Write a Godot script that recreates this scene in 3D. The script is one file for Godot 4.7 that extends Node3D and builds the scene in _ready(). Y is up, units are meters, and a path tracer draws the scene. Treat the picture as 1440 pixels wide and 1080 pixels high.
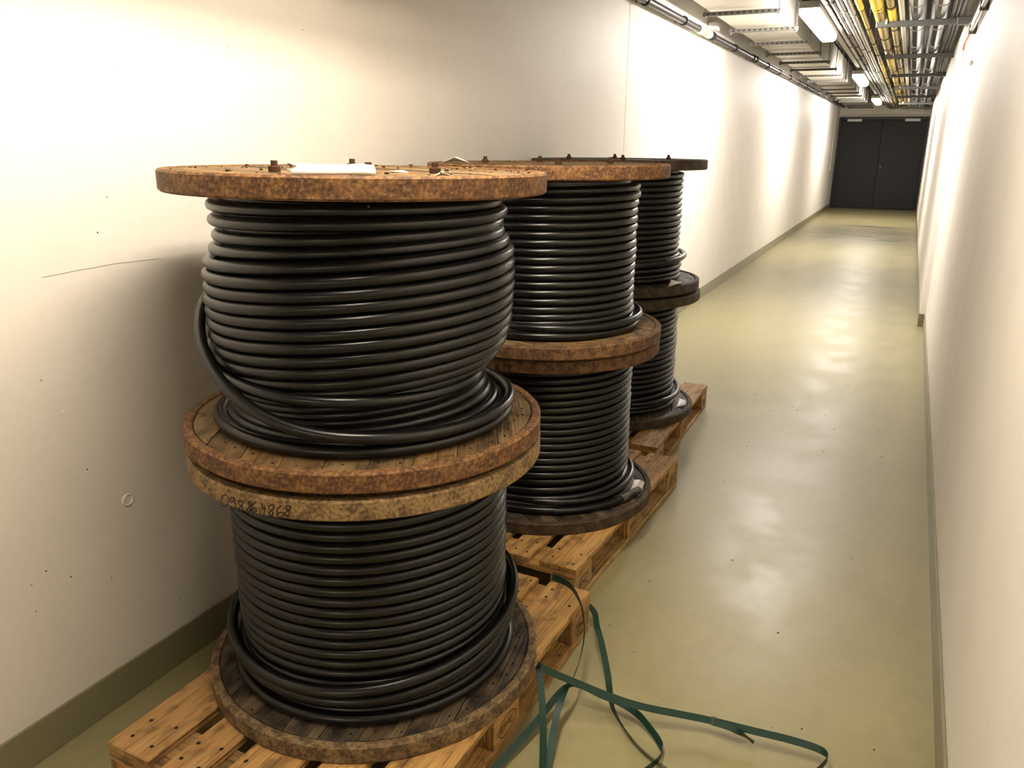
extends Node3D
# A service corridor: stacked cable reels on pallets along the left wall, pipes and ducts overhead.

const XL := -1.858          # face of the left wall
const ZE := -24.05          # face of the end wall
const ZB := 7.6             # face of the wall behind the camera
const CEIL := 3.05
const STEP_Z := -8.1        # where the right wall steps in

var rng := RandomNumberGenerator.new()
var taken := {}
var M := {}
var boxes := {}

# ---------------------------------------------------------------- nodes
func numbered(called: String) -> String:
	if not taken.has(called):
		taken[called] = 0
		return called
	taken[called] += 1
	return "%s_%03d" % [called, taken[called]]

func tag(o: Node, label: String, category: String, group := "", kind := "") -> void:
	o.set_meta("label", label)
	o.set_meta("category", category)
	if group != "":
		o.set_meta("group", group)
	if kind != "":
		o.set_meta("kind", kind)

func thing(called: String, at: Vector3, turn: float, label: String, category: String, group := "", kind := "") -> Node3D:
	var o := Node3D.new()
	o.name = numbered(called)
	add_child(o)
	o.position = at
	o.rotation.y = turn
	tag(o, label, category, group, kind)
	return o

func part(called: String, mesh: Mesh, mat: Material, parent: Node, at := Vector3.ZERO, rot := Vector3.ZERO) -> MeshInstance3D:
	var o := MeshInstance3D.new()
	o.name = called
	o.mesh = mesh
	o.material_override = mat
	parent.add_child(o, true)
	o.position = at
	o.rotation = rot
	return o

func solo(called: String, mesh: Mesh, mat: Material, at: Vector3, label: String, category: String, group := "", kind := "") -> MeshInstance3D:
	var o := part(numbered(called), mesh, mat, self, at)
	tag(o, label, category, group, kind)
	return o

const ORDER := ["first", "second", "third", "fourth", "fifth", "sixth", "seventh", "eighth", "ninth", "tenth", "eleventh", "twelfth", "thirteenth", "fourteenth", "fifteenth", "sixteenth", "seventeenth", "eighteenth", "nineteenth", "twentieth"]

# ---------------------------------------------------------------- meshes
class Builder:
	var v := PackedVector3Array()
	var n := PackedVector3Array()
	var u := PackedVector2Array()
	var ix := PackedInt32Array()
	func vert(p: Vector3, nn: Vector3, uv: Vector2) -> int:
		v.append(p); n.append(nn); u.append(uv)
		return v.size() - 1
	# quad given counter-clockwise from outside
	func quad(a: int, b: int, c: int, d: int) -> void:
		ix.append_array([a, c, b, a, d, c])
	func tri(a: int, b: int, c: int) -> void:
		ix.append_array([a, c, b])
	func face(pts: Array, out: Vector3, uvs: Array) -> void:
		var nn: Vector3 = (pts[1] - pts[0]).cross(pts[2] - pts[0]).normalized()
		var flip: bool = nn.dot(out) < 0.0
		if flip:
			nn = -nn
		var s := v.size()
		for i in pts.size():
			vert(pts[i], nn, uvs[i])
		for i in range(1, pts.size() - 1):
			if flip:
				tri(s, s + i + 1, s + i)
			else:
				tri(s, s + i, s + i + 1)
	func done() -> ArrayMesh:
		var a := []
		a.resize(Mesh.ARRAY_MAX)
		a[Mesh.ARRAY_VERTEX] = v
		a[Mesh.ARRAY_NORMAL] = n
		a[Mesh.ARRAY_TEX_UV] = u
		a[Mesh.ARRAY_INDEX] = ix
		var m := ArrayMesh.new()
		m.add_surface_from_arrays(Mesh.PRIMITIVE_TRIANGLES, a)
		return m

func uv_for(p: Vector3, nn: Vector3, along: int) -> Vector2:
	var k := 0
	var an := nn.abs()
	if an.y >= an.x and an.y >= an.z: k = 1
	elif an.z >= an.x: k = 2
	var rest := [0, 1, 2]
	rest.erase(k)
	var iu: int = rest[0]
	var iv: int = rest[1]
	if k != along and iu == along:
		iu = rest[1]; iv = rest[0]
	return Vector2(p[iu] / 0.4 + 0.37 * k, p[iv] / 1.2)

func add_box(b: Builder, at: Vector3, size: Vector3, c: float) -> void:
	var along := 0
	if size.y >= size.x and size.y >= size.z: along = 1
	elif size.z >= size.x: along = 2
	var h := size * 0.5
	for ax in 3:
		for s in [-1.0, 1.0]:
			var i := (ax + 1) % 3
			var j := (ax + 2) % 3
			var pts := []
			for q in [[-1, -1], [1, -1], [1, 1], [-1, 1]]:
				var p := Vector3.ZERO
				p[ax] = s * h[ax]
				p[i] = q[0] * (h[i] - c)
				p[j] = q[1] * (h[j] - c)
				pts.append(p)
			emit_face(b, pts, at, along)
	if c <= 0.0:
		return
	for ax in 3:
		var i := (ax + 1) % 3
		var j := (ax + 2) % 3
		for si in [-1.0, 1.0]:
			for sj in [-1.0, 1.0]:
				var pts := []
				for q in [[-1, 0], [1, 0], [1, 1], [-1, 1]]:
					var p := Vector3.ZERO
					p[ax] = q[0] * (h[ax] - c)
					p[i] = si * (h[i] - (0.0 if q[1] == 0 else c))
					p[j] = sj * (h[j] - (c if q[1] == 0 else 0.0))
					pts.append(p)
				emit_face(b, pts, at, along)
	for sx in [-1.0, 1.0]:
		for sy in [-1.0, 1.0]:
			for sz in [-1.0, 1.0]:
				var g := Vector3(sx, sy, sz)
				var pts := []
				for ax in 3:
					var p := Vector3.ZERO
					for k in 3:
						p[k] = g[k] * (h[k] - (0.0 if k == ax else c))
					pts.append(p)
				emit_face(b, pts, at, along)

func emit_face(b: Builder, pts: Array, at: Vector3, along: int) -> void:
	var mid := Vector3.ZERO
	for p in pts:
		mid += p
	var nn: Vector3 = (pts[1] - pts[0]).cross(pts[2] - pts[0])
	if nn.dot(mid) < 0.0:
		nn = -nn
	var uvs := []
	var q := []
	for p in pts:
		uvs.append(uv_for(p, nn.normalized(), along))
		q.append(p + at)
	b.face(q, nn, uvs)

func box(size: Vector3, c := 0.0) -> ArrayMesh:
	var key := "%s %s" % [size, c]
	if not boxes.has(key):
		var b := Builder.new()
		add_box(b, Vector3.ZERO, size, c)
		boxes[key] = b.done()
	return boxes[key]

# profile: list of (radius, y) from one end to the other with the outside on the right-hand side going up
func add_lathe(b: Builder, prof: Array, segs: int, at := Vector3.ZERO) -> void:
	var run := 0.0
	for k in prof.size() - 1:
		var p: Vector2 = prof[k]
		var q: Vector2 = prof[k + 1]
		var d := (q - p)
		var nn := Vector2(d.y, -d.x).normalized()
		var s := b.v.size()
		for i in segs + 1:
			var t := TAU * i / segs
			var e := Vector3(sin(t), 0, cos(t))
			var nv := (e * nn.x + Vector3.UP * nn.y).normalized()
			b.vert(at + e * p.x + Vector3.UP * p.y, nv, Vector2(t * 0.4583 / 0.4, run / 0.4))
			b.vert(at + e * q.x + Vector3.UP * q.y, nv, Vector2(t * 0.4583 / 0.4, (run + d.length()) / 0.4))
		for i in segs:
			b.quad(s + 2 * i, s + 2 * i + 2, s + 2 * i + 3, s + 2 * i + 1)
		run += d.length()

func lathe(prof: Array, segs: int) -> ArrayMesh:
	var b := Builder.new()
	add_lathe(b, prof, segs)
	return b.done()

func rod(r: float, length: float, segs := 12, c := 0.0) -> ArrayMesh:   # standing on y = 0
	return lathe([Vector2(0, 0), Vector2(r - c, 0), Vector2(r, c), Vector2(r, length - c), Vector2(r - c, length), Vector2(0, length)], segs)

func add_tube(b: Builder, pts: PackedVector3Array, r: float, sides := 10, caps := true) -> void:
	var s := b.v.size()
	var m := pts.size()
	var side := Vector3.ZERO
	var run := 0.0
	for i in m:
		var t := (pts[mini(i + 1, m - 1)] - pts[maxi(i - 1, 0)]).normalized()
		if side == Vector3.ZERO:
			side = t.cross(Vector3.UP)
			if side.length() < 0.1:
				side = t.cross(Vector3.RIGHT)
		side = (side - t * side.dot(t)).normalized()
		var up := side.cross(t)
		if i > 0:
			run += pts[i].distance_to(pts[i - 1])
		for k in sides + 1:
			var a := TAU * k / sides
			var e := side * cos(a) + up * sin(a)
			b.vert(pts[i] + e * r, e, Vector2(a * r / 0.1, run / 0.4))
	for i in m - 1:
		for k in sides:
			var q := s + i * (sides + 1) + k
			b.quad(q, q + sides + 1, q + sides + 2, q + 1)
	if caps:
		for e in [0, m - 1]:
			var t: Vector3 = (pts[0] - pts[1]).normalized() if e == 0 else (pts[m - 1] - pts[m - 2]).normalized()
			var c := b.vert(pts[e], t, Vector2.ZERO)
			var first := b.v.size()
			for k in sides + 1:
				b.vert(b.v[s + e * (sides + 1) + k], t, Vector2.ZERO)
			for k in sides:
				if e == 0:
					b.tri(c, first + k, first + k + 1)
				else:
					b.tri(c, first + k + 1, first + k)

func tube(pts: PackedVector3Array, r: float, sides := 10, caps := true) -> ArrayMesh:
	var b := Builder.new()
	add_tube(b, pts, r, sides, caps)
	return b.done()

func straight(a: Vector3, c: Vector3, r: float, sides := 12) -> ArrayMesh:
	return tube(PackedVector3Array([a, c]), r, sides)

func smooth(pts: Array, per := 8) -> PackedVector3Array:
	var out := PackedVector3Array()
	for i in pts.size() - 1:
		var p0: Vector3 = pts[maxi(i - 1, 0)]
		var p1: Vector3 = pts[i]
		var p2: Vector3 = pts[i + 1]
		var p3: Vector3 = pts[mini(i + 2, pts.size() - 1)]
		for k in per:
			out.append(p1.cubic_interpolate(p2, p0, p3, float(k) / per))
	out.append(pts[-1])
	return out

# a flat band with thickness; dirs gives the direction of the width at each control point
func band(ctrl: Array, dirs: Array, w: float, th: float, per := 8) -> ArrayMesh:
	var pts := smooth(ctrl, per)
	var dd := smooth(dirs, per)
	var b := Builder.new()
	var m := pts.size()
	var rings := []
	for i in m:
		var t := (pts[mini(i + 1, m - 1)] - pts[maxi(i - 1, 0)]).normalized()
		var a := (dd[i] - t * dd[i].dot(t)).normalized()
		var nn := t.cross(a).normalized()
		var c := [a * w * 0.5 + nn * th * 0.5, -a * w * 0.5 + nn * th * 0.5, -a * w * 0.5 - nn * th * 0.5, a * w * 0.5 - nn * th * 0.5]
		var nv := [nn, -a, -nn, a]
		var ring := []
		for k in 4:
			ring.append([pts[i] + c[k], pts[i] + c[(k + 1) % 4], nv[k]])
		rings.append(ring)
	for k in 4:
		var s := b.v.size()
		for i in m:
			var q: Array = rings[i][k]
			b.vert(q[0], q[2], Vector2(0, i * 0.1))
			b.vert(q[1], q[2], Vector2(1, i * 0.1))
		for i in m - 1:
			b.quad(s + 2 * i, s + 2 * i + 1, s + 2 * i + 3, s + 2 * i + 2)
	return b.done()

# polygon in the xz plane pushed up from y0 to y1
func add_prism(b: Builder, poly: Array, y0: float, y1: float, grain := 0.0) -> void:
	var top := []
	var bot := []
	var uv := []
	for p in poly:
		top.append(Vector3(p.x, y1, p.y))
		bot.append(Vector3(p.x, y0, p.y))
		var q: Vector2 = p.rotated(grain)
		uv.append(Vector2(q.x / 0.4, q.y / 1.2))
	b.face(top, Vector3.UP, uv)
	b.face(bot, Vector3.DOWN, uv)
	var mid := Vector2.ZERO
	for p in poly:
		mid += p
	mid /= poly.size()
	for i in poly.size():
		var j := (i + 1) % poly.size()
		var o: Vector2 = (poly[i] + poly[j]) * 0.5 - mid
		b.face([bot[i], bot[j], top[j], top[i]], Vector3(o.x, 0, o.y), [uv[i], uv[j], uv[j] + Vector2(0.1, 0), uv[i] + Vector2(0.1, 0)])

# pen strokes laid on a surface: each stroke a list of 2D points, put in space by a Callable
func strokes(list: Array, width: float, put: Callable, out: Callable) -> ArrayMesh:
	var b := Builder.new()
	for s in list:
		for i in s.size() - 1:
			var p: Vector2 = s[i]
			var q: Vector2 = s[i + 1]
			var d := (q - p).normalized()
			var e := Vector2(-d.y, d.x) * width * 0.5
			var cut := maxi(1, int((q - p).length() / 0.006))
			for k in cut:
				var a := p.lerp(q, float(k) / cut) - (d * width * 0.3 if k == 0 else Vector2.ZERO)
				var c := p.lerp(q, float(k + 1) / cut) + (d * width * 0.3 if k == cut - 1 else Vector2.ZERO)
				b.face([put.call(a + e), put.call(a - e), put.call(c - e), put.call(c + e)], out.call(a), [Vector2.ZERO, Vector2.ZERO, Vector2.ZERO, Vector2.ZERO])
	return b.done()

# ---------------------------------------------------------------- materials
func flat(c: Color, rough := 0.6, metal := 0.0) -> StandardMaterial3D:
	var m := StandardMaterial3D.new()
	m.albedo_color = c
	m.roughness = rough
	m.metallic = metal
	return m

func noise_bytes(seed_: int, freq: float, w: int, h: int, oct := 4, stretch := 1) -> PackedByteArray:
	var f := FastNoiseLite.new()
	f.seed = seed_
	f.noise_type = FastNoiseLite.TYPE_SIMPLEX_SMOOTH
	f.frequency = freq
	f.fractal_octaves = oct
	var im := f.get_seamless_image(w, maxi(h / stretch, 8))
	im.convert(Image.FORMAT_L8)
	if stretch > 1:
		im.resize(w, h, Image.INTERPOLATE_CUBIC)
	return im.get_data()

func picture(w: int, h: int, f: Callable) -> Image:
	var data := PackedByteArray()
	data.resize(w * h * 3)
	for i in w * h:
		var c: Color = f.call(i)
		data[3 * i] = clampi(int(c.r * 255.0), 0, 255)
		data[3 * i + 1] = clampi(int(c.g * 255.0), 0, 255)
		data[3 * i + 2] = clampi(int(c.b * 255.0), 0, 255)
	return Image.create_from_data(w, h, false, Image.FORMAT_RGB8, data)

func tex(im: Image) -> ImageTexture:
	im.generate_mipmaps()
	return ImageTexture.create_from_image(im)

func bump_from(bytes: PackedByteArray, w: int, h: int, strength: float) -> ImageTexture:
	var im := Image.create_from_data(w, h, false, Image.FORMAT_L8, bytes)
	im.convert(Image.FORMAT_RGBA8)
	im.bump_map_to_normal_map(strength)
	return tex(im)

func wood_set(key: String, seed_: int, dark: Color, mid: Color, light: Color, rough: float, tints: Array, dirt: float) -> void:
	var w := 256
	var h := 512
	var g := noise_bytes(seed_, 0.045, w, h, 4, 16)
	var fine := noise_bytes(seed_ + 1, 0.16, w, h, 3, 20)
	var spot := noise_bytes(seed_ + 2, 0.02, w, h, 5)
	var im := picture(w, h, func(i):
		var a := g[i] / 255.0 * 0.65 + fine[i] / 255.0 * 0.35
		var c: Color = dark.lerp(mid, clampf(a * 2.0, 0, 1)) if a < 0.5 else mid.lerp(light, clampf(a * 2.0 - 1.0, 0, 1))
		if fine[i] < 40:
			c = c.darkened(0.25)
		var s := spot[i] / 255.0
		return c.darkened(dirt * smoothstep(0.52, 0.75, s)).lightened(0.25 * dirt * smoothstep(0.55, 0.2, s)))
	var t := tex(im)
	var nm := bump_from(fine, w, h, 3.0)
	var list := []
	for k in tints.size():
		var m := StandardMaterial3D.new()
		m.albedo_color = tints[k]
		m.albedo_texture = t
		m.roughness = rough
		m.normal_enabled = true
		m.normal_texture = nm
		m.normal_scale = 0.6
		m.uv1_offset = Vector3(0.31 * k, 0.173 * k, 0)
		list.append(m)
	M[key] = list

func rim_material(seed_: int, a: Color, b_: Color, fleck: Color) -> StandardMaterial3D:
	var w := 512
	var n1 := noise_bytes(seed_, 0.012, w, w, 5)
	var n2 := noise_bytes(seed_ + 5, 0.055, w, w, 5)
	var im := picture(w, w, func(i):
		var c := a.lerp(b_, smoothstep(0.35, 0.65, n1[i] / 255.0))
		c = c.lerp(fleck, 0.45 * smoothstep(0.6, 0.74, n2[i] / 255.0))
		return c.darkened(0.25 * smoothstep(0.4, 0.25, n2[i] / 255.0)))
	var m := StandardMaterial3D.new()
	m.albedo_texture = tex(im)
	m.roughness = 0.75
	m.normal_enabled = true
	m.normal_texture = bump_from(n2, w, w, 2.0)
	m.normal_scale = 0.5
	return m

func make_materials() -> void:
	var w := 1024
	# painted concrete: nearly even, faint mottling, small pits
	var a := noise_bytes(11, 0.004, w, w, 4)
	var b := noise_bytes(12, 0.05, w, w, 3)
	var im := picture(w, w, func(i):
		var k := 0.97 + 0.03 * a[i] / 255.0 + 0.02 * (b[i] / 255.0 - 0.5)
		return Color(0.885 * k, 0.865 * k, 0.835 * k))
	var r := RandomNumberGenerator.new()
	r.seed = 5
	for k in 60:
		var p := Vector2i(r.randi() % (w - 6), r.randi() % (w - 6))
		var c := Color(0.62, 0.59, 0.53) if k % 3 else Color(0.94, 0.93, 0.9)
		im.fill_rect(Rect2i(p, Vector2i(1 + r.randi() % 3, 1 + r.randi() % 3)), c)
	var wall := StandardMaterial3D.new()
	wall.albedo_texture = tex(im)
	wall.uv1_triplanar = true
	wall.uv1_world_triplanar = true
	wall.uv1_scale = Vector3.ONE * 0.5
	wall.roughness = 0.55
	wall.normal_enabled = true
	wall.normal_texture = bump_from(a, w, w, 2.5)
	wall.normal_scale = 0.35
	M.wall = wall
	# epoxy floor
	var f1 := noise_bytes(21, 0.005, w, w, 5)
	var f2 := noise_bytes(22, 0.03, w, w, 4)
	var fi := picture(w, w, func(i):
		var k := 0.95 + 0.07 * (f1[i] / 255.0 - 0.5) + 0.05 * (f2[i] / 255.0 - 0.5)
		return Color(0.585 * k, 0.555 * k, 0.405 * k))
	for k in 70:
		var p := Vector2i(r.randi() % (w - 8), r.randi() % (w - 8))
		fi.fill_rect(Rect2i(p, Vector2i(1 + r.randi() % 2, 1 + r.randi() % 2)), Color(0.36, 0.33, 0.25))
	var rough := picture(w, w, func(i):
		var k := 0.35 + 0.06 * smoothstep(0.3, 0.75, f1[i] / 255.0) + 0.03 * (f2[i] / 255.0)
		return Color(k, k, k))
	var fl := StandardMaterial3D.new()
	fl.albedo_texture = tex(fi)
	fl.roughness_texture = tex(rough)
	fl.roughness = 1.0
	fl.uv1_triplanar = true
	fl.uv1_world_triplanar = true
	fl.uv1_scale = Vector3.ONE * 0.45
	M.floor = fl
	M.fleck = flat(Color(0.95, 0.93, 0.88), 0.6)
	M.scuff = flat(Color(0.43, 0.42, 0.345), 0.42)
	M.skirting = flat(Color(0.49, 0.475, 0.37), 0.35)
	M.ceiling = flat(Color(0.34, 0.32, 0.3), 0.85)
	M.joint = flat(Color(0.55, 0.53, 0.49), 0.8)
	wood_set("pallet", 31, Color(0.55, 0.43, 0.28), Color(0.715, 0.575, 0.365), Color(0.79, 0.665, 0.46), 0.7,
		[Color(1, 1, 1), Color(0.95, 0.9, 0.85), Color(1, 0.95, 0.85), Color(0.86, 0.83, 0.78), Color(1, 0.95, 0.86), Color(0.9, 0.88, 0.84)], 0.22)
	wood_set("plank", 41, Color(0.36, 0.28, 0.175), Color(0.47, 0.375, 0.235), Color(0.58, 0.475, 0.31), 0.7,
		[Color(1, 1, 1), Color(0.9, 0.86, 0.8), Color(1, 0.94, 0.84), Color(0.88, 0.87, 0.84)], 0.25)
	wood_set("dark_shaded_plank", 51, Color(0.2, 0.165, 0.12), Color(0.31, 0.26, 0.19), Color(0.43, 0.37, 0.28), 0.6,
		[Color(1, 1, 1), Color(0.88, 0.86, 0.82), Color(1, 0.95, 0.88), Color(0.8, 0.8, 0.8)], 0.45)  # dark planks; shade on the nearest bottom flange is mixed into this tone
	M.rim_rust = rim_material(61, Color(0.38, 0.25, 0.14), Color(0.49, 0.34, 0.185), Color(0.64, 0.52, 0.36))
	M.rim_pale = rim_material(63, Color(0.45, 0.355, 0.23), Color(0.57, 0.46, 0.3), Color(0.72, 0.63, 0.46))
	M.rim_grey = rim_material(65, Color(0.36, 0.29, 0.2), Color(0.5, 0.41, 0.28), Color(0.58, 0.5, 0.36))
	M.rim_brown = rim_material(67, Color(0.32, 0.22, 0.13), Color(0.44, 0.31, 0.18), Color(0.52, 0.4, 0.25))
	M.rim_dark = rim_material(69, Color(0.22, 0.17, 0.12), Color(0.32, 0.25, 0.17), Color(0.36, 0.29, 0.2))
	var cb := noise_bytes(71, 0.02, 256, 256, 4)
	var ci := picture(256, 256, func(i):
		var k := 0.042 + 0.022 * smoothstep(0.4, 0.8, cb[i] / 255.0)
		return Color(k * 0.96, k, k * 1.1))
	M.cable = flat(Color(1, 1, 1), 0.3)
	M.cable.albedo_texture = tex(ci)
	M.nail = flat(Color(0.12, 0.09, 0.06), 0.6, 0.3)
	M.rust = flat(Color(0.27, 0.16, 0.09), 0.85, 0.1)
	M.ink = flat(Color(0.07, 0.035, 0.03), 0.6)
	M.burn = flat(Color(0.2, 0.12, 0.06), 0.8)
	M.paper = flat(Color(0.9, 0.89, 0.86), 0.45)
	M.card = flat(Color(0.8, 0.78, 0.72), 0.7)
	M.tape = flat(Color(0.3, 0.29, 0.25), 0.6)
	M.strap = flat(Color(0.05, 0.2, 0.155), 0.45)
	M.steel = flat(Color(0.72, 0.71, 0.68), 0.35, 0.85)
	M.galv = flat(Color(0.74, 0.73, 0.7), 0.42, 0.7)
	M.cladding = flat(Color(0.82, 0.83, 0.85), 0.16, 1.0)
	M.duct = flat(Color(0.74, 0.72, 0.67), 0.45, 0.25)
	M.rail = flat(Color(0.4, 0.39, 0.36), 0.6, 0.3)
	M.channel = flat(Color(0.33, 0.33, 0.32), 0.5, 0.4)
	M.rubber = flat(Color(0.06, 0.055, 0.05), 0.6)
	M.conduit = flat(Color(0.2, 0.18, 0.165), 0.4, 0.1)
	M.brownpipe = flat(Color(0.42, 0.37, 0.33), 0.45, 0.2)
	M.yellow = flat(Color(0.95, 0.83, 0.05), 0.35)  # bright yellow: lamplight on the pipes painted in, and yellow tape
	M.gold = flat(Color(0.62, 0.53, 0.2), 0.35, 0.2)
	M.cream = flat(Color(0.72, 0.69, 0.6), 0.5)
	M.cabledark = flat(Color(0.2, 0.2, 0.2), 0.5)
	M.door = flat(Color(0.04, 0.046, 0.056), 0.55)
	M.doorblack = flat(Color(0.04, 0.04, 0.045), 0.4)
	M.frame = flat(Color(0.78, 0.76, 0.72), 0.5)
	M.closer = flat(Color(0.75, 0.74, 0.72), 0.4, 0.3)
	M.housing = flat(Color(0.62, 0.6, 0.57), 0.5)
	M.orange = flat(Color(0.8, 0.3, 0.16), 0.45)
	M.clear = flat(Color(0.72, 0.7, 0.68), 0.25, 0.3)
	M.green = flat(Color(0.6, 0.82, 0.42), 0.5)
	M.white = flat(Color(0.88, 0.88, 0.86), 0.5)
	var glow := flat(Color(0.95, 0.94, 0.9), 0.4)
	glow.emission_enabled = true
	glow.emission = Color(1.0, 0.96, 0.9)
	glow.emission_energy_multiplier = 4.5
	M.glow = glow

# ---------------------------------------------------------------- the place
func area(at: Vector3, size: Vector2, lean: float, energy: float, parent: Node, tone: Color) -> void:
	var l := AreaLight3D.new()
	l.name = "lamp_light"
	l.area_size = size
	l.light_energy = energy
	l.light_color = tone
	l.shadow_enabled = true
	l.area_range = 30.0
	parent.add_child(l, true)
	l.position = at
	l.basis = Basis(Vector3.BACK, lean) * Basis(Vector3.RIGHT, -PI / 2)   # faces down, then leans sideways

func ceiling_lamp(z: float, label: String, tone: Color, P: float) -> void:
	var t := thing("ceiling_lamp", Vector3(-0.815, LAMP_Y, z), 0, label, "lamp", "tube lamps along the corridor ceiling")
	var L := 1.56
	# diffuser: a tub with sloping sides, closed by grey end caps
	var b := Builder.new()
	var sec := [Vector2(-0.045, 0), Vector2(0.045, 0), Vector2(0.066, 0.018), Vector2(0.07, 0.062), Vector2(-0.07, 0.062), Vector2(-0.066, 0.018)]
	for i in 6:
		var p: Vector2 = sec[i]
		var q: Vector2 = sec[(i + 1) % 6]
		var m := (p + q) * 0.5 - Vector2(0, 0.03)
		b.face([Vector3(p.x, p.y, -L / 2), Vector3(q.x, q.y, -L / 2), Vector3(q.x, q.y, L / 2), Vector3(p.x, p.y, L / 2)], Vector3(m.x, m.y, 0), [Vector2.ZERO, Vector2.ZERO, Vector2.ZERO, Vector2.ZERO])
	for e in [-1.0, 1.0]:
		var pts := []
		var uv := []
		for p in sec:
			pts.append(Vector3(p.x, p.y, e * L / 2)); uv.append(Vector2.ZERO)
		b.face(pts, Vector3(0, 0, e), uv)
	part("diffuser", b.done(), M.glow, t)
	part("housing", box(Vector3(0.15, 0.05, L + 0.02), 0.006), M.housing, t, Vector3(0, 0.087, 0))
	for e in [-0.5, 0.5]:
		part("hanger", box(Vector3(0.03, CEIL - LAMP_Y - 0.112, 0.03), 0.002), M.rail, t, Vector3(0, 0.112 + (CEIL - LAMP_Y - 0.112) / 2, e))
	# light from the bottom and the two sloping sides of the diffuser
	area(Vector3(0, -0.006, 0), Vector2(0.09, L), 0.0, P * 0.34, t, tone)
	area(Vector3(-0.078, 0.036, 0), Vector2(0.05, L), -1.2, P * 0.33, t, tone)
	area(Vector3(0.078, 0.036, 0), Vector2(0.05, L), 1.2, P * 0.33, t, tone)

const LAMP_Y := 2.475

func slab(called: String, a: Vector3, c: Vector3, mat: Material, label: String, category: String, parent: Node = null) -> MeshInstance3D:
	var m := box((c - a).abs())
	var at := (a + c) * 0.5
	if parent:
		return part(called, m, mat, parent, at)
	return solo(called, m, mat, at, label, category, "", "structure")

func wall_run(b: Builder, x0: float, z0: float, x1: float, z1: float, y0: float, y1: float, thick: float) -> void:
	# a wall whose visible face runs from (x0,z0) to (x1,z1), built as a prism
	add_prism(b, [Vector2(x0, z0), Vector2(x1, z1), Vector2(x1 + thick, z1), Vector2(x0 + thick, z0)], y0, y1)

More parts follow.
